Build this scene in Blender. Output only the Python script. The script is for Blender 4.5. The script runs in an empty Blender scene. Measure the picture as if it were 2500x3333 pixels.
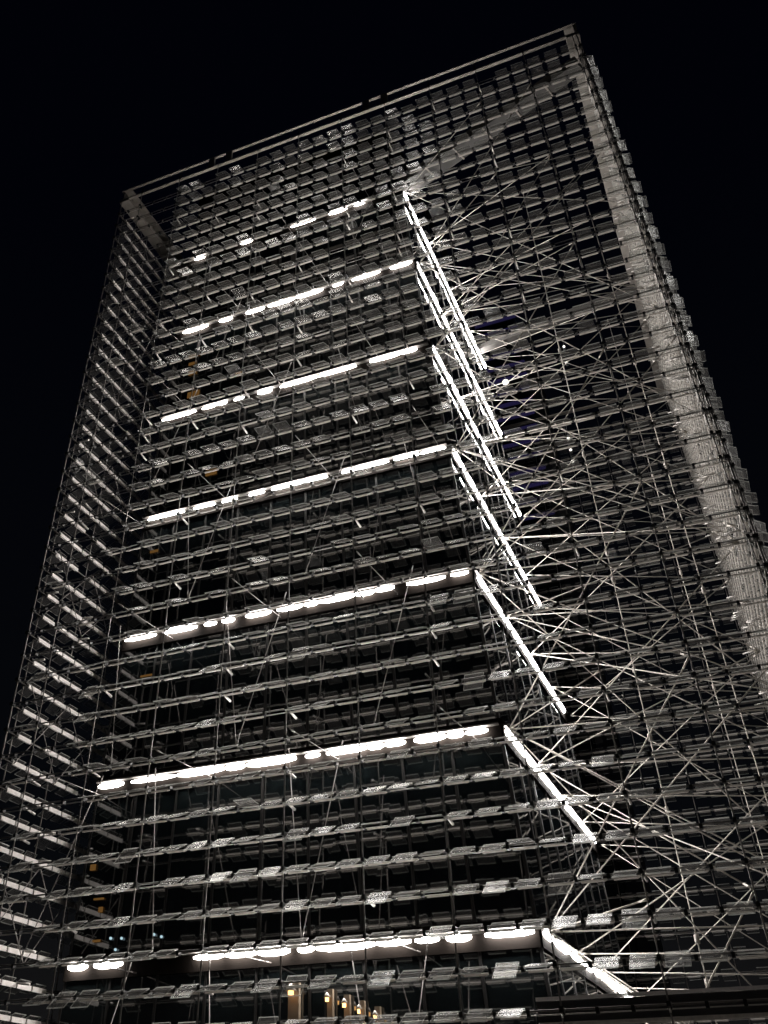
import bpy, math, random
from mathutils import Vector, Matrix
random.seed(11)
C = bpy.context.scene.collection
S = bpy.context.scene

# ------------------------------------------------------------------ camera
EYE = 1.6
cam = bpy.data.cameras.new('camera'); cam_o = bpy.data.objects.new('camera', cam); C.objects.link(cam_o)
RV = Vector((0.91485, 0.40379, 0.00187)); UV = Vector((0.26769, -0.60993, 0.74587)); FV = Vector((-0.30232, 0.68186, 0.66608))
m3 = Matrix((RV, UV, -FV)).transposed()
cam_o.matrix_world = Matrix.Translation((0, 0, EYE)) @ m3.to_4x4()
cam.sensor_fit = 'VERTICAL'; cam.sensor_height = 24; cam.lens = 3014.88 / 3333 * 24
cam.shift_x = (1250 - 1022.77) / 3333; cam.shift_y = -(1666.5 - 1124.72) / 3333
cam.clip_start = .1; cam.clip_end = 2000
S.camera = cam_o

# ------------------------------------------------------------------ night sky
w = bpy.data.worlds.new('World'); S.world = w; w.use_nodes = True
bg = w.node_tree.nodes['Background']; bg.inputs[1].default_value = 1
_n = w.node_tree.nodes; _tc = _n.new('ShaderNodeTexCoord'); _sx = _n.new('ShaderNodeSeparateXYZ'); _cr = _n.new('ShaderNodeValToRGB')
w.node_tree.links.new(_tc.outputs['Generated'], _sx.inputs[0]); w.node_tree.links.new(_sx.outputs['Z'], _cr.inputs[0]); w.node_tree.links.new(_cr.outputs[0], bg.inputs[0])
_cr.color_ramp.elements[0].position = 0; _cr.color_ramp.elements[0].color = (.0105, .0100, .0098, 1)      # city glow at the horizon
_cr.color_ramp.elements[1].position = .75; _cr.color_ramp.elements[1].color = (.0004, .0006, .0019, 1)
_e = _cr.color_ramp.elements.new(.22); _e.color = (.0018, .0022, .0030, 1)
S.view_settings.view_transform = 'Standard'; S.view_settings.look = 'None'
S.view_settings.exposure = 0; S.view_settings.gamma = 1
cy = S.cycles
cy.max_bounces = 6; cy.diffuse_bounces = 2; cy.glossy_bounces = 3; cy.transmission_bounces = 2
cy.transparent_max_bounces = 28; cy.use_denoising = True; cy.caustics_reflective = False; cy.caustics_refractive = False
cy.sample_clamp_indirect = 3; cy.sample_clamp_direct = 20
LIGHT = 74.0

# ------------------------------------------------------------------ materials
def nt(name):
    m = bpy.data.materials.new(name); m.use_nodes = True
    return m, m.node_tree, m.node_tree.nodes['Principled BSDF']
def plain(name, col, rough=.5, metal=0, var=.25, scale=3, ior=1.5, bump=0):
    m, t, p = nt(name); n = t.nodes; l = t.links
    tc = n.new('ShaderNodeTexCoord'); no = n.new('ShaderNodeTexNoise'); no.inputs['Scale'].default_value = scale; no.inputs['Detail'].default_value = 6
    l.new(tc.outputs['Object'], no.inputs['Vector'])
    mx = n.new('ShaderNodeMix'); mx.data_type = 'RGBA'
    mx.inputs['A'].default_value = (*[c * (1 - var) for c in col], 1); mx.inputs['B'].default_value = (*[min(1, c * (1 + var)) for c in col], 1)
    l.new(no.outputs['Fac'], mx.inputs['Factor']); l.new(mx.outputs['Result'], p.inputs['Base Color'])
    p.inputs['Roughness'].default_value = rough; p.inputs['Metallic'].default_value = metal; p.inputs['IOR'].default_value = ior
    if bump:
        b = n.new('ShaderNodeBump'); b.inputs['Strength'].default_value = bump; b.inputs['Distance'].default_value = .02
        l.new(no.outputs['Fac'], b.inputs['Height']); l.new(b.outputs['Normal'], p.inputs['Normal'])
    return m
def glow(name, col, s):
    m = bpy.data.materials.new(name); m.use_nodes = True; t = m.node_tree
    t.nodes.clear(); e = t.nodes.new('ShaderNodeEmission'); o = t.nodes.new('ShaderNodeOutputMaterial')
    e.inputs[0].default_value = (*col, 1); e.inputs[1].default_value = s; t.links.new(e.outputs[0], o.inputs[0])
    return m
def cast_glass(name, clear, tint, rough=.25, sheen=.22, through=.5):
    # dusty textured cast glass: part clear, part frosted (scatters both ways), with a sheen
    m = bpy.data.materials.new(name); m.use_nodes = True; t = m.node_tree; n = t.nodes; l = t.links; n.clear()
    out = n.new('ShaderNodeOutputMaterial'); tr = n.new('ShaderNodeBsdfTransparent'); tr.inputs[0].default_value = (.96, .97, .96, 1)
    df = n.new('ShaderNodeBsdfDiffuse'); tl = n.new('ShaderNodeBsdfTranslucent'); gl = n.new('ShaderNodeBsdfGlossy')
    df.inputs[0].default_value = (*tint, 1); tl.inputs[0].default_value = (*tint, 1); gl.inputs['Roughness'].default_value = rough
    gl.inputs[0].default_value = (.5, .5, .5, 1)
    a = n.new('ShaderNodeMixShader'); a.inputs[0].default_value = through; l.new(df.outputs[0], a.inputs[1]); l.new(tl.outputs[0], a.inputs[2])
    tc = n.new('ShaderNodeTexCoord'); no = n.new('ShaderNodeTexNoise'); no.inputs['Scale'].default_value = 9; no.inputs['Detail'].default_value = 8; no.inputs['Roughness'].default_value = .7
    l.new(tc.outputs['Object'], no.inputs['Vector'])
    mr = n.new('ShaderNodeMapRange'); mr.inputs['From Min'].default_value = .3; mr.inputs['From Max'].default_value = .7
    mr.inputs['To Min'].default_value = min(1, (1 - clear) * .75); mr.inputs['To Max'].default_value = min(1, (1 - clear) * 1.25)
    l.new(no.outputs['Fac'], mr.inputs['Value'])
    b = n.new('ShaderNodeMixShader'); l.new(mr.outputs[0], b.inputs[0]); l.new(tr.outputs[0], b.inputs[1]); l.new(a.outputs[0], b.inputs[2])
    lw = n.new('ShaderNodeLayerWeight'); lw.inputs[0].default_value = .5
    fr = n.new('ShaderNodeMapRange'); fr.inputs['From Min'].default_value = .35; fr.inputs['To Min'].default_value = .03; fr.inputs['To Max'].default_value = sheen
    l.new(lw.outputs['Facing'], fr.inputs['Value'])
    bu = n.new('ShaderNodeBump'); n.remove(bu)
    c = n.new('ShaderNodeMixShader'); l.new(fr.outputs[0], c.inputs[0]); l.new(b.outputs[0], c.inputs[1]); l.new(gl.outputs[0], c.inputs[2])
    l.new(c.outputs[0], out.inputs[0])
    return m
M = dict(
    glass=cast_glass('cast_glass', .935, (.60, .57, .55), .20, .27),
    edge=cast_glass('cast_glass_edge', .55, (.7, .7, .66)),
    bar=plain('brushed_bar', (.72, .68, .65), .36, .8, .15, 14),
    strip=cast_glass('polished_glass_edge', 0, (.95, .90, .85), .2, .5),
    pale=cast_glass('pale_glass_edge', 0, (.93, .88, .85), .3, .1, .05),
    rail=plain('steel_rail', (.24, .22, .21), .4, .6, .4, 8),
    rod=plain('stainless_rod', (.72, .67, .61), .36, .75, .2, 5),
    node=plain('black_casting', (.02, .02, .02), .5, .2),
    pane=plain('dark_mirror_glass', (.004, .0056, .006), .035, 0, .2, 1, 2.15, .02),
    mull=plain('dark_mullion', (.012, .011, .011), .4, .2),
    bloom_band=plain('bronze_bloom_band', (.007, .0056, .0048), .95, 0, .4, 2, 1.12),
    wall=plain('dark_cladding', (.05, .048, .046), .6),
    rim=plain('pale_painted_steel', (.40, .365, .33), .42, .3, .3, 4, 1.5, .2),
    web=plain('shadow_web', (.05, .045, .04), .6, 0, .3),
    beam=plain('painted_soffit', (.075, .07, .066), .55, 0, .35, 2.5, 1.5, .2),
    dark=plain('graphite_beam', (.11, .105, .105), .5, .1, .3),
    ground=plain('stone_paving', (.16, .155, .15), .5, 0, .3, .6, 1.5, .3),
    stone=plain('warm_stone', (.22, .17, .12), .7, 0, .25, 6, 1.5, .3),
    lamp=glow('lamp_white', (1, .945, .89), LIGHT), lamp2=glow('lamp_white_dim', (1, .95, .90), LIGHT * .45), lamp3=glow('lamp_white_hot', (1, .965, .94), LIGHT * 1.5),
    warm=glow('lamp_amber', (1, .52, .18), 4.5), warmwin=glow('window_amber', (1, .5, .14), .11), cool_reflection=glow('cool_lamp_reflection', (.65, .9, 1), .7),
    purple=glow('lamp_violet', (.16, .13, .50), .07),
    spot=glow('lamp_spot', (1, .96, .88), 1.6),
    far=plain('far_cladding', (.04, .04, .05), .5),
)

# ------------------------------------------------------------------ mesh helpers
class MB:
    def __init__(s): s.v = []; s.f = []; s.mi = []; s.sm = set()
    def hexa(s, c, mi=0, sides=None):
        b = len(s.v); s.v += [tuple(p) for p in c]
        for k, q in enumerate(((0, 3, 2, 1), (4, 5, 6, 7), (0, 1, 5, 4), (1, 2, 6, 5), (2, 3, 7, 6), (3, 0, 4, 7))):
            s.f.append(tuple(b + i for i in q)); s.mi.append(mi if sides is None or k < 2 else sides)
    def box(s, a, b, mi=0):
        x0, y0, z0 = a; x1, y1, z1 = b
        s.hexa([(x0, y0, z0), (x1, y0, z0), (x1, y1, z0), (x0, y1, z0), (x0, y0, z1), (x1, y0, z1), (x1, y1, z1), (x0, y1, z1)], mi)
    def obox(s, o, ex, ey, ez, mi=0, sides=None):   # centre o, half-axis vectors
        c = [o - ex - ey - ez, o + ex - ey - ez, o + ex + ey - ez, o - ex + ey - ez, o - ex - ey + ez, o + ex - ey + ez, o + ex + ey + ez, o - ex + ey + ez]
        s.hexa(c, mi, sides)
    def tube(s, p, q, r, n=6, mi=0, r2=None):
        p = Vector(p); q = Vector(q); d = (q - p).normalized(); r2 = r if r2 is None else r2
        a = d.orthogonal().normalized(); c = d.cross(a); b = len(s.v)
        for P, rr in ((p, r), (q, r2)):
            for i in range(n):
                t = 2 * math.pi * i / n; s.v.append(tuple(P + (a * math.cos(t) + c * math.sin(t)) * rr))
        for i in range(n):
            j = (i + 1) % n; s.sm.add(len(s.f)); s.f.append((b + i, b + j, b + n + j, b + n + i)); s.mi.append(mi)
        s.f.append(tuple(b + i for i in reversed(range(n)))); s.mi.append(mi)
        s.f.append(tuple(b + n + i for i in range(n))); s.mi.append(mi)
    def mesh(s, name, mats):
        smooth = [len(f) == 4 and k in s.sm for k, f in enumerate(s.f)]
        me = bpy.data.meshes.new(name); me.from_pydata(s.v, [], s.f)
        for m in mats: me.materials.append(m)
        me.polygons.foreach_set('material_index', s.mi); me.polygons.foreach_set('use_smooth', smooth); me.update(); return me
def put(name, me, parent=None, mat=None, **kw):
    o = bpy.data.objects.new(name, me); C.objects.link(o)
    if parent: o.parent = parent
    if mat is not None: o.matrix_basis = mat
    for k, v in kw.items(): o[k] = v
    return o
def thing(name, label, cat, group=None, loc=(0, 0, 0)):
    o = bpy.data.objects.new(name, None); C.objects.link(o); o.location = loc; o['label'] = label; o['category'] = cat
    if group: o['group'] = group
    return o
def inframe(p):
    d = Vector(p) - Vector((0, 0, EYE)); z = d.dot(FV)
    if z < 1: return False
    u = 1022.77 + 3014.88 * d.dot(RV) / z; v = 1124.72 - 3014.88 * d.dot(UV) / z
    return -40 < u < 2540 and -40 < v < 3373
def X(v): return Vector(v)

# ------------------------------------------------------------------ layout (metres, camera above the origin)
XL, XR, YF, YB = -17.64, 1.55, 19.72, 42.7
ZT = 31.33 + EYE; ZR = ZT - .72           # rim top and underside
YC = 22.775
def xl(z): return -16.896 + .0343 * (z - EYE)
def xc(z): return -4.685 - .0574 * (z - EYE)
def yb(z): return 34.087 + .0187 * (z - EYE)
FL = [3.782 + 4.202 * k + EYE for k in range(-1, 8)]   # floor levels, FL[1] carries the lowest light line
TOP = FL[8] - .15
rows = []; z = 2.07 - .64 * 3
while z < 30.1:
    rows.append(z + EYE); z += .652 + .0026 * z
rows = [r for r in rows if r > .6]

# ------------------------------------------------------------------ ground
g = MB(); g.box((-900, -900, -.3), (900, 900, 0)); put('ground', g.mesh('ground', [M['ground']]), kind='structure')

# ------------------------------------------------------------------ the core tower
tower = thing('glass_tower', 'dark mirror-glass tower with glowing lines at each storey, inside the louvred glass cage', 'building', loc=(-11, 28, 0))
def tp(name, mb, mats, parent=tower, **kw):
    o = put(name, mb.mesh(name, mats), parent, **kw)
    if parent is tower: o.matrix_parent_inverse = Matrix.Translation((11, -28, 0))
    return o
b = MB(); e = .09
b.hexa([(xl(0) + e, YC + e, 0), (xc(0) - e, YC + e, 0), (xc(0) - e, yb(0) - e, 0), (xl(0) + e, yb(0) - e, 0),
        (xl(TOP) + e, YC + e, TOP), (xc(TOP) - e, YC + e, TOP), (xc(TOP) - e, yb(TOP) - e, TOP), (xl(TOP) + e, yb(TOP) - e, TOP)])
tp('wall', b, [M['wall']])
def face_pt(side, u, z, off=0):
    if side == 0: return Vector((xl(z) + (xc(z) - xl(z)) * u, YC - off, z))
    if side == 1: return Vector((xc(z) + off, YC + (yb(z) - YC) * u, z))
    if side == 2: return Vector((xc(z) + (xl(z) - xc(z)) * u, yb(z) + off, z))
    return Vector((xl(z) - off, yb(z) + (YC - yb(z)) * u, z))
Z0 = .15
levels = [Z0] + FL + [TOP]
levels = sorted(set([round(v, 3) for v in levels if v <= TOP]))
for side, nb in ((0, 9), (1, 8), (2, 7), (3, 6)):
    for k in range(len(levels) - 1):
        za, zb = levels[k] + .16, levels[k + 1] - .16
        if zb - za < .5: continue
        for i in range(nb):
            ua, ub = (i + .035) / nb, (i + 1 - .035) / nb
            j = [random.uniform(-.012, .012) for _ in range(4)]
            o_, i_ = .02, -.03
            p = MB(); p.hexa([face_pt(side, ua, za, i_), face_pt(side, ub, za, i_), face_pt(side, ub, zb, i_), face_pt(side, ua, zb, i_),
                              face_pt(side, ua, za, o_ + j[0]), face_pt(side, ub, za, o_ + j[1]), face_pt(side, ub, zb, o_ + j[2]), face_pt(side, ua, zb, o_ + j[3])])
            tp('glass_pane', p, [M['pane']])
    for i in range(nb + 1):
        u = i / nb; p = MB(); a0 = face_pt(side, u, 0, .03); a1 = face_pt(side, u, TOP, .03)
        t = Vector((.03, 0, 0)) if side % 2 == 0 else Vector((0, .03, 0)); n_ = Vector((0, .012, 0)) if side % 2 == 0 else Vector((.012, 0, 0))
        p.hexa([a0 - t - n_, a0 + t - n_, a0 + t + n_, a0 - t + n_, a1 - t - n_, a1 + t - n_, a1 + t + n_, a1 - t + n_])
        tp('mullion', p, [M['mull']])
for k, zf in enumerate(FL + [TOP]):
    for side in range(4):
        p = MB(); a0 = face_pt(side, -.004, zf); a1 = face_pt(side, 1.004, zf); d = (a1 - a0).normalized(); n_ = Vector((d.y, -d.x, 0)); up = Vector((0, 0, .11))
        c = (a0 + a1) / 2 + n_ * .045; p.obox(c, (a1 - a0) / 2, n_ * .04, Vector((0, 0, .27))); tp('floor_edge', p, [M['bloom_band']])  # floor edge made taller so tube light on it imitates bloom
# warm lit openings behind the west end of the front
for (x, zz, ww, hh) in ((-15.13, 23.49, .5, .14), (-15.16, 23.10, .34, .12), (-15.11, 22.63, .36, .2), (-14.97, 21.54, .5, .26), (-13.9, 17.78, .42, .22), (-13.1, 21.9, .28, .16),
                        (-16.42, 6.0, .16, .14), (-16.1, 5.25, .3, .04), (-16.0, 5.0, .12, .12), (-16.0, 4.32, .22, .05), (-15.9, 12.35, .4, .05), (-15.5, 11.0, .4, .05), (-15.8, 15.2, .3, .08)):
    p = MB(); p.box((x - ww / 2, YC - .075, zz + EYE - hh / 2), (x + ww / 2, YC - .045, zz + EYE + hh / 2)); tp('lit_window', p, [M['warmwin']])
for (x, zz) in ((-15.58, 4.35), (-15.26, 4.33), (-15.4, 4.1), (-14.33, 4.35), (-14.11, 4.29)):  # small glowing discs stand in for street-lamp reflections in the glass
    p = MB(); p.tube((x, YC - .08, zz + EYE), (x, YC - .045, zz + EYE), .03, 10); tp('lamp_reflection', p, [M['cool_reflection']])
# stone pilasters at the foot with amber wall lamps
for i, (x, zz, sc) in enumerate(((-10.49, 3.02, 1), (-9.62, 2.86, .5), (-9.22, 2.74, .5), (-8.88, 2.62, .45), (-8.52, 2.5, .45))):
    p = MB(); p.box((x - .13 * sc, YC - .16, 0), (x + .13 * sc, YC - .05, zz + EYE + .15)); tp('pilaster', p, [M['stone']])
    la = thing('wall_lamp', ['large amber wall lamp glowing over the widest stone pilaster at the tower foot', 'small amber wall lamp just right of the large one at the tower foot',
               'small amber wall lamp third from left along the tower foot', 'small amber wall lamp fourth from left along the tower foot', 'small amber wall lamp farthest right along the tower foot'][i], 'lamp', 'amber wall lamps at the tower foot', loc=(x, YC - .3, zz + EYE))
    p = MB(); p.tube((0, 0, -.02), (0, 0, .1 * sc + .02), .11 * sc + .02, 12, r2=.02); p.box((-.02, 0, 0), (.02, .13, .03)); put('lamp_shade', p.mesh('lamp_shade', [M['rim']]), la)
    p = MB(); p.tube((0, 0, -.09), (0, 0, -.022), .05 * sc + .015, 10); put('bulb', p.mesh('bulb', [M['warm']]), la)

# ------------------------------------------------------------------ light lines
names = ['lowest', 'second', 'third', 'fourth', 'fifth', 'sixth', 'topmost']
for k in range(7):
    zf = FL[k + 1]
    for side in (0, 1):
        lab = ('%s glowing white light line from the bottom, across the tower front' if side == 0 else '%s glowing white light line from the bottom, running back along the tower side') % names[k]
        if k in (0, 6): lab = lab.replace(' from the bottom', '')
        t = thing('light_line', lab, 'light', 'light lines around the tower storeys', loc=tuple(face_pt(side, 0, zf)))
        a = face_pt(side, 0, zf, .17 if side == 0 else .10); bq = face_pt(side, 1, zf, .17 if side == 0 else .10); d = (bq - a); L = d.length; d.normalize(); n = int(L / 1.32) ; step = L / n
        org = t.location.copy()
        up = Vector((0, 0, 1)); nn = Vector((d.y, -d.x, 0))
        p = MB(); p.obox((a + bq) / 2 - org + nn * -.02 + up * .0 - nn * .02 + up * .12, d * (L / 2), nn * .09, up * .02)
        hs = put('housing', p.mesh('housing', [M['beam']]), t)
        s1 = .05; i = -1
        while s1 < L - .5:
            i += 1; s0 = s1 + (random.uniform(.03, .1) if random.random() < .6 - .05 * k * (1 - side) else random.uniform(.16, .32 + .06 * k * (1 - side))); s1 = min(L - .04, s0 + random.choice((.4, .55, .8, 1.1, 1.4)))
            if side == 0 and k == 6 and (3.2 < s0 < 4.6 or 7.6 < s0 < 8.6 or i == 1): continue
            if side == 0 and k == 0 and .9 < s0 < 2.6: s1 = s0 + .35; s0 += .1
            if side == 0 and k == 0 and 2 < s0 < 2.9: continue
            if s1 - s0 < .2: continue
            P = a + d * s0 - org; Q = a + d * s1 - org; rr = ((.07 if k < 3 else .06) if side == 0 else .076) * random.uniform(.75, 1.25)
            p = MB(); q1 = P.lerp(Q, .22); q2 = P.lerp(Q, .78)
            p.tube(P, q1, rr * .45, 8, r2=rr); p.tube(q1, q2, rr, 8); p.tube(q2, Q, rr, 8, r2=rr * .45)
            put('light_tube', p.mesh('light_tube', [M[random.choice(('lamp', 'lamp', 'lamp2', 'lamp3') if side == 0 else ('lamp', 'lamp3', 'lamp3'))]]), t)

# ------------------------------------------------------------------ glass louvre screens
PW, PA, PB = .215, .13, .37      # half width, reach inside, reach outside
pm = MB(); pm.obox(X((0, (PB - PA) / 2, 0)), X((PW, 0, 0)), X((0, (PA + PB) / 2, 0)), X((0, 0, .012)), 0, 1)
panel_me = pm.mesh('glass_panel', [M['glass'], M['edge']])
def clamp_bar(h, tall):
    c = MB(); c.obox(X((0, 0, .02)), X((.272 if tall else .235, 0, 0)), X((0, .014, 0)), X((0, 0, h)))
    c.obox(X((0, .06, .05)), X((.22, 0, 0)), X((0, .008, 0)), X((0, 0, .010)))
    for q in (-.2, .18): c.box((q, .015, .04), (q + .02, .05, .055))
    return c
def screen(label, a, bq, out, cab, h=.017, tall=False, finish='strip'):
    """a, bq: plan ends; out: outward unit vector; cab: distances of the cables from a"""
    a = Vector((*a, 0)); bq = Vector((*bq, 0)); out = Vector((*out, 0)); d = (bq - a); L = d.length; d.normalize(); up = Vector((0, 0, 1))
    cm = clamp_bar(h, tall); clamp_me = cm.mesh('clamp_bar', [M[finish]])
    t = thing('glass_screen', label, 'glass screen', 'louvred glass screens around the tower')
    # rails: two bars per row
    rm = MB(); rm.tube(X((0, 0, 0)), d * L, .017, 6); rail_me = rm.mesh('rail', [M['rail']])
    rm = MB(); rm.tube(X((0, 0, 0)), d * L, .011, 6); rail2_me = rm.mesh('rail', [M['bar']])
    for zr in rows:
        put('rail', rail_me, t, Matrix.Translation(a + up * zr + out * .03))
        put('rail', rail2_me, t, Matrix.Translation(a + up * (zr - .055) - out * .05))
    cm_ = MB(); cm_.tube(X((0, 0, .1)), X((0, 0, ZR)), .017, 6); cab_me = cm_.mesh('cable', [M['rail']])
    nodes = MB(); turn = MB(); brk = MB()
    for s in cab:
        put('cable', cab_me, t, Matrix.Translation(a + d * s + out * .075))
        for zr in rows:
            o = a + d * s + up * zr + out * .02
            nodes.obox(o, d * .035, out * .10, up * .04)
            if random.random() < .2: turn.tube(o - out * .02, o - out * .5 - up * .05, .02, 6, r2=.03)
            turn.tube(o - up * .06 + out * .055, o - up * .22 + out * .055, .02, 6, r2=.012)
    cell = .6; ncell = int(L / cell); start = (cab[0] % cell)
    cand = []
    for zr in rows:
        for i in range(ncell + 1):
            s = start + (i + .5) * cell
            if s < .2 or s > L - .2: continue
            brk.obox(a + d * (s - .3) + up * (zr - .03) + out * 0, d * .03, out * .055, up * .045)
            if out.y < -.5 and (s < 2.5 or (s < 3.1 and zr > 12)) and random.random() < .93: continue    # the bay beside the left corner stands almost empty
            if out.y < -.5 and XL + s > -4.6 and 3.3 < zr < 4.0: continue    # the canopy beam runs here
            if random.random() < .02: continue
            ph = math.radians(25 + random.gauss(0, 4.5))
            r_ = random.random()
            if r_ < .06: ph = math.radians(random.uniform(35, 62))
            elif r_ < .09: ph = math.radians(random.uniform(-5, 12))
            ya = out * math.cos(ph) - up * math.sin(ph); za = d.cross(ya)
            mt = Matrix((d, ya, za)).transposed().to_4x4(); mt.translation = a + d * (s + random.uniform(-.012, .012)) + up * (zr + .02)
            mc = Matrix((d, out, d.cross(out))).transposed().to_4x4(); mc.translation = a + d * s + up * (zr - .035) - out * .085
            p = mt.translation; cand.append((0 if inframe(p) else 1, (p - Vector((0, 0, EYE))).length, mt, mc))
    cand.sort(key=lambda c: c[:2])
    gm = MB(); bm_ = MB()
    for k, (fr, dist, mt, mc) in enumerate(cand):
        if k < 300:
            o = put('glass_panel', panel_me, t, mt)
            if tall or random.random() > .08: put('clamp_bar', clamp_me, o, mt.inverted() @ mc)
        else:
            for src, dst, mm in ((pm, gm, mt), (cm, bm_, mc)):
                b0 = len(dst.v); dst.v += [tuple(mm @ Vector(v)) for v in src.v]
                f0 = len(dst.f); dst.sm.update(f0 + q for q in src.sm); dst.f += [tuple(b0 + i for i in f) for f in src.f]; dst.mi += src.mi
    put('glass_panel_rows', gm.mesh('glass_panel_rows', [M['glass'], M['edge']]), t, kind='stuff')
    put('clamp_bar_rows', bm_.mesh('clamp_bar_rows', [M[finish]]), t, kind='stuff')
    put('cable_clamps', nodes.mesh('cable_clamps', [M['node']]), t, kind='stuff')
    put('turnbuckles', turn.mesh('turnbuckles', [M['bar']]), t, kind='stuff')
    put('rail_brackets', brk.mesh('rail_brackets', [M['node']]), t, kind='stuff')
    return t
fc = [XL * 0 + v - XL for v in [-16.6 + 1.8 * k for k in range(11)]]
screen('wide front screen of tilted glass louvres on rails, facing the viewer', (XL, YF), (XR, YF), (0, -1), fc)
sc_ = [.35 + 1.8 * k for k in range(13)]
screen('right-hand side screen of tilted glass louvres, seen edge-on against the black sky', (XR, YF), (XR, YB), (1, 0), sc_, .036, False)
screen('left-hand side screen of glass louvres with pale slanting rails', (XL, YB), (XL, YF), (-1, 0), [YB - YF - s for s in reversed(sc_)], .054, True, 'pale')
screen('rear screen of glass louvres, glimpsed far behind through the rods', (XR, YB), (XL, YB), (0, 1), [XR - XL - s for s in reversed(fc)])

# corner posts, top rim of the cage
rim = thing('roof_rim', 'pale steel rim with bracket plates along the top of the glass cage', 'rim beam', loc=(XL, YF, ZT))
def rp(name, mb, m): 
    o = put(name, mb.mesh(name, [M[m]]), rim); o.matrix_parent_inverse = Matrix.Translation((-XL, -YF, -ZT)); return o
def ring(name, z0, z1, o0, o1, m, ends=True):
    for (ax0, ay0, ax1, ay1) in ((XL - o1, YF - o1, XR + o1, YF - o0), (XL - o1, YB + o0, XR + o1, YB + o1), (XL - o1, YF - o0, XL - o0, YB + o0), (XR + o0, YF - o0, XR + o1, YB + o0)):
        p = MB(); p.box((ax0, ay0, z0), (ax1, ay1, z1)); rp(name, p, m)
def bar(name, x0, y0, x1, y1, z0, z1, m='rim'):
    p = MB(); p.box((x0, y0, z0), (x1, y1, z1)); rp(name, p, m)
bar('top_flange', XL - .1, YF - .04, XR + .1, YF + .06, ZT - .06, ZT)
bar('bottom_flange', XL + .36, YF - .06, XR - .36, YF + .06, ZR, ZR + .07)
bar('top_flange', XL - .1, YB - .1, XR + .1, YB + .1, ZT - .07, ZT)
bar('bottom_flange', XL + .36, YB - .05, XR - .36, YB + .05, ZR, ZR + .07)
for xa, xb_ in ((XL - .1, XL + .36), (XR - .36, XR + .1)):
    bar('side_girder', xa, YF - .04, xb_, YB + .1, ZR - .08, ZR + .1)
    bar('top_flange', xa, YF + .06, xb_, YB - .1, ZT - .07, ZT)
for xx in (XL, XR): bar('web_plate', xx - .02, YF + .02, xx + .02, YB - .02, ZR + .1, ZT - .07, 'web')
for x in (-12.55, -13.35, -5.8, -6.55):
    p = MB(); p.box((x - .14, YF - .075, ZR + .09), (x + .14, YF - .002, ZT - .07)); p.box((x - .17, YF - .1, ZR - .06), (x + .17, YF - .052, ZR + .088)); 
    for dz in (.15, .4): p.tube((x, YF - .095, ZR + dz), (x, YF - .0751, ZR + dz), .03, 8)
    rp('bracket_plate', p, 'rim')
for x in (-16.6, -14.8, -11.2, -9.4, -7.6, -4, -2.2, -.4):
    p = MB(); p.box((x - .03, YF - .085, ZR - .03), (x + .03, YF - .054, ZR + .3)); rp('cable_lug', p, 'node')
for x, y, lab in ((XL, YF, 'front left'), (XR, YF, 'front right'), (XR, YB, 'rear right'), (XL, YB, 'rear left')):
    o = thing('corner_cable', 'steel cable down the %s corner of the glass cage' % lab, 'cable', 'corner cables of the glass cage', loc=(x, y, 0))
    p = MB(); p.tube((0, 0, 0), (0, 0, ZR - .01), .024, 8); put('cable', p.mesh('cable', [M['rail']]), o)
    p = MB()
    for zr in rows: p.obox(X((0, 0, zr)), X((.06, 0, 0)), X((0, .06, 0)), X((0, 0, .045)))
    put('cable_clamps', p.mesh('cable_clamps', [M['node']]), o, kind='stuff')

# ------------------------------------------------------------------ outrigger beams under the roof level
def slab(label, p0, p1, w0, w1, h=.45):
    p0 = Vector(p0); p1 = Vector(p1); d = (p1 - p0).normalized(); n = Vector((-d.y, d.x, 0)); up = Vector((0, 0, h))
    t = thing('outrigger_beam', label, 'beam', 'pale beams bridging tower and cage', loc=p0)
    q = MB(); z0 = Vector((0, 0, 0)); e1 = p1 - p0
    q.hexa([z0 - n * w0, e1 - n * w1, e1 + n * w1, z0 + n * w0, z0 - n * w0 + up, e1 - n * w1 + up, e1 + n * w1 + up, z0 + n * w0 + up])
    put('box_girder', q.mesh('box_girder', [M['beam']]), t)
    q = MB()
    for k in range(1, 6):
        c = z0.lerp(e1, k / 6); ww = w0 + (w1 - w0) * k / 6 + .02; q.obox(c - Vector((0, 0, .02)), n * ww, d * .03, Vector((0, 0, .018)))
    put('stiffener', q.mesh('stiffener', [M['rim']]), t)
Z7 = FL[7]
slab('pale tapered beam from the tower corner to the front right corner of the cage', (xc(Z7) + .1, YC + .2, Z7 + .3), (XR - .2, YF + .5, Z7 + .3), .38, .25)
if 0: slab('pale beam from the middle of the tower side to the right-hand screen', (xc(Z7) + .1, 28.4, Z7 + .3), (XR - .2, 28.4, Z7 + .3), .45, .45)
slab('pale beam from the rear corner of the tower to the right-hand screen', (xc(Z7) + .1, 33.6, Z7 + .3), (XR - .2, 32.4, Z7 + .3), .2, .16, .3)

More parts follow.
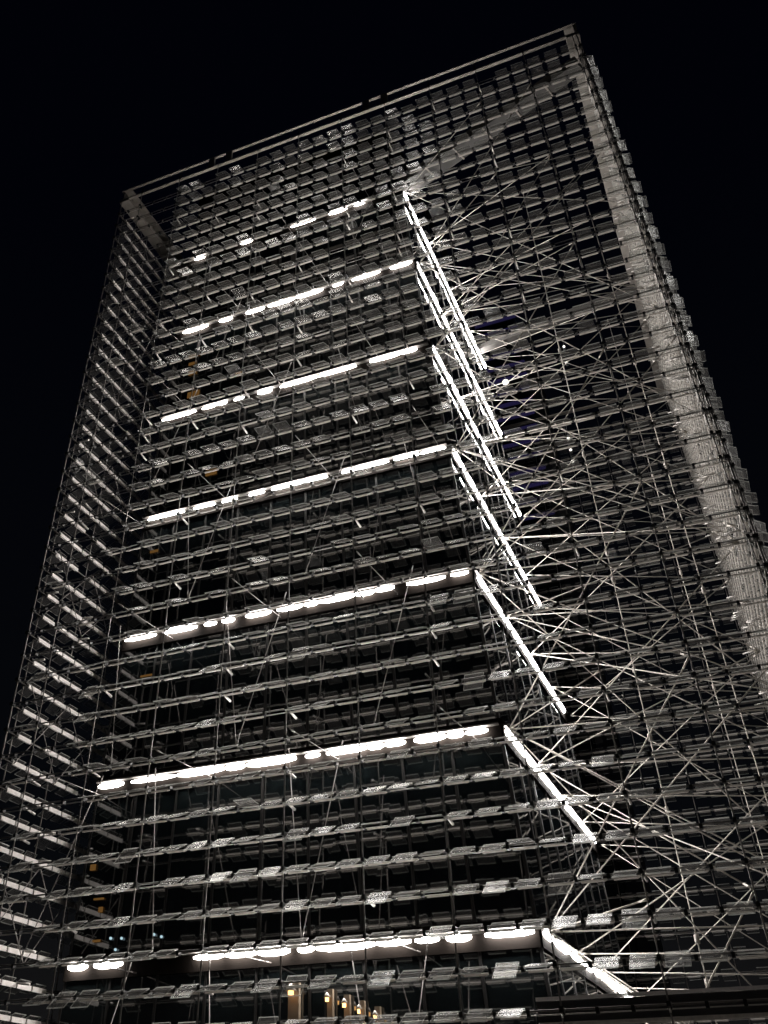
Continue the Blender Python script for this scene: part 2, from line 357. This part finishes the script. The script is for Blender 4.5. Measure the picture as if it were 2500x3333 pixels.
# ------------------------------------------------------------------ rod fans between tower and cage
R_ = .0155
def rods(label, group, prs, loc, r=R_, m='rod'):
    t = thing('rod_fan', label, 'steel rods', group, loc=loc); o = Vector(loc)
    for a, b_ in prs:
        a = Vector(a); b_ = Vector(b_); d = (b_ - a).normalized(); q = MB()
        q.tube(a - o, b_ - o, r, 6)
        q.tube(a - o + d * .05, a - o + d * .3, r * 1.7, 6, r2=r * 1.05); q.tube(b_ - o - d * .3, b_ - o - d * .05, r * 1.05, 6, r2=r * 1.7)
        put('rod', q.mesh('rod', [M[m]]), t)
def A(k, u): zf = FL[k]; return face_pt(1, u, zf, .22)
def V(k, y): return Vector((XR - .12, y, FL[k] - .1))
def W(k, x): return Vector((x, YF + .13, FL[k] - .1))
words = ['foot', 'lowest storey', 'second storey', 'third storey', 'fourth storey', 'fifth storey', 'sixth storey', 'topmost storey']
US = (.0, .25, .5, .75, 1.0); VY = (20.1, 23.7, 27.3, 30.9, 34.5, 38.1)
XW = (-4.0, -2.2, -.4)
for k in range(8):
    prs = []
    for i, u in enumerate(US):
        a = A(k, u)
        prs.append((a, V(k, VY[i + 1])))
        if k < 7 and (i + k) % 2: prs.append((a, V(k + 1, VY[i])))
        if k < 7 and i == 1: prs.append((a, V(k + 1, VY[min(5, i + 2)])))
        if k > 1 and i == 0: prs.append((a, V(k - 2, VY[1])))
        if k > 0 and (i + k) % 2 == 0: prs.append((a, V(k - 1, VY[min(5, i + 1)])))
    prs.append((A(k, 0), W(k, -2.2)))
    if k < 7: prs += [(A(k, .0), W(k + 1, -.4))]
    if k > 0:
        prs.append((A(k, .25), W(k - 1, -.4)))
        for u in (0, .5): prs.append((A(k, u), V(k - 1, VY[1] - .9)))
    rods('pale steel rods fanning from the %s of the tower side to the right' % words[k], 'rod fans beside the tower', prs, tuple(A(k, 0)))
# short struts and crossing braces in the gap before the tower front
xs = [-16.6 + 1.8 * k for k in range(7)]
for k in range(8):
    prs = []
    for i, x in enumerate(xs):
        f = face_pt(0, 0, FL[k] - .2, .05); f.x = max(xl(FL[k]) + .1, min(xc(FL[k]) - .1, x + .1))
        if i % 2 == k % 2: prs.append((f, Vector((x, YF + .13, FL[k] - .3))))
        if k < 7 and i < 6:
            xm = x + .9 + random.uniform(-.2, .2)
            if (i + k) % 3 == 0: pass
            elif (i + k) % 2: prs.append((Vector((x, YF + .9, FL[k] - .2)), Vector((xm, YF + 1.6, FL[k] + 4.0))))
            else: prs.append((Vector((x + 1.8, YF + .9, FL[k] - .2)), Vector((xm, YF + 1.6, FL[k] + 4.0))))
    rods('thin struts and braces behind the front screen at the %s of the tower' % words[k], 'struts behind the front screen', prs, tuple(face_pt(0, 0, FL[k], .2)), r=.011, m='rail')
# struts on the left gap and braces of the left screen
prs = []
for k in range(8):
    for j in range(0, 3):
        y = 20.07 + 1.8 * j
        prs.append((Vector((XL + .15, y, FL[k])), Vector((XL + .15, y + 1.8 * (1 if j % 2 else 1), FL[k] + 2.1))))
        prs.append((Vector((XL + .19, y + 1.8, FL[k])), Vector((XL + .19, y, FL[k] + 2.1))))
rods('thin crossed braces running up the inside of the left-hand screen', None, prs, (XL, YF, FL[0]), r=.011, m='rail')

# slender inner posts in the right-hand gap
for i, (x, y) in enumerate(((-1.9, 24.6), (.3, 26.2), (-2.4, 31.0), (-.2, 33.5))):
    o = thing('inner_post', 'slender steel post standing in the gap beside the tower, %s' % ['nearest of the four', 'second nearest of the four', 'second farthest of the four', 'farthest of the four'][i], 'post', 'inner posts beside the tower', loc=(x, y, 0))
    p = MB(); p.tube((0, 0, 0), (0, 0, FL[7]), .015, 8); put('shaft', p.mesh('shaft', [M['rod']]), o)
    for f in FL[:8]:
        p = MB(); p.tube((0, 0, f - .12), (0, 0, f + .05), .055, 8); put('collar', p.mesh('collar', [M['rim']]), o)
# canopy beam at the foot of the right side
cb = thing('canopy_beam', 'dark boxed beam crossing the foot of the front screen at lower right', 'beam', loc=(-4.47, YF + .12, 3.52))
p = MB(); p.box((0, 0, .04), (5.7, .26, .34)); put('fascia', p.mesh('fascia', [M['dark']]), cb)
p = MB(); p.box((0, -.02, -.03), (5.7, .0, .036)); put('lower_glow_lip', p.mesh('lower_glow_lip', [M['strip']]), cb)  # translucent lip added so the beam's lower edge glows as if lit
p = MB(); p.box((0, -.02, .344), (5.7, .0, .40)); put('upper_glow_lip', p.mesh('upper_glow_lip', [M['pale']]), cb)  # pale lip added to show the upper edge as if lit

# small spotlights hung among the rods
for i, (x, y, zz, r) in enumerate(((-4.55, 29.0, 23.4, .13), (-2.05, 29, 24.4, .05), (-2.1, 29, 23.6, .06), (-2.65, 29, 20.1, .055), (-2.66, 29, 19.6, .05), (-2.68, 29, 19.1, .055))):
    o = thing('spotlight', ['square bright spotlight near the tower side', 'upper small spotlight of the pair above', 'lower small spotlight of the pair above', 'top spotlight of the column of three', 'middle spotlight of the column of three', 'bottom spotlight of the column of three'][i] + ', hung among the rods', 'spotlight', 'spotlights among the rods', loc=(x, y, zz + EYE))
    p = MB(); p.tube((0, .02, 0), (0, .2, 0), r * 1.15, 10, r2=r * .8); p.tube((0, .1, 0), (0, .1, .8), .012, 6); put('lamp_body', p.mesh('lamp_body', [M['node']]), o)
    p = MB(); p.tube((0, -.02, -.01), (0, .019, 0), r, 10); put('lens', p.mesh('lens', [M['spot']]), o)

# ------------------------------------------------------------------ distant tower with violet bands
ft = thing('distant_tower', 'distant dark high-rise with violet-lit bands, seen through the rods behind the tower', 'building', loc=(-22, 92, 0))
p = MB(); p.box((-9, 0, 0), (10.2, 18, 86)); put('wall', p.mesh('wall', [M['far']]), ft)
for k in range(42):
    zz = 4 + k * 2.0
    p = MB(); p.box((-9.1, -.3, zz), (10.4, -.02, zz + .38)); o = put('floor_band', p.mesh('floor_band', [M['purple'] if k >= 26 else M['far']]), ft)
    p = MB(); p.box((-9, -.02, zz + .52), (10.2, 0.03, zz + 1.98)) if False else p.box((-8.8, -.06, zz + .6), (10.0, -.01, zz + 1.9)); put('window_band', p.mesh('window_band', [M['pane']]), ft)
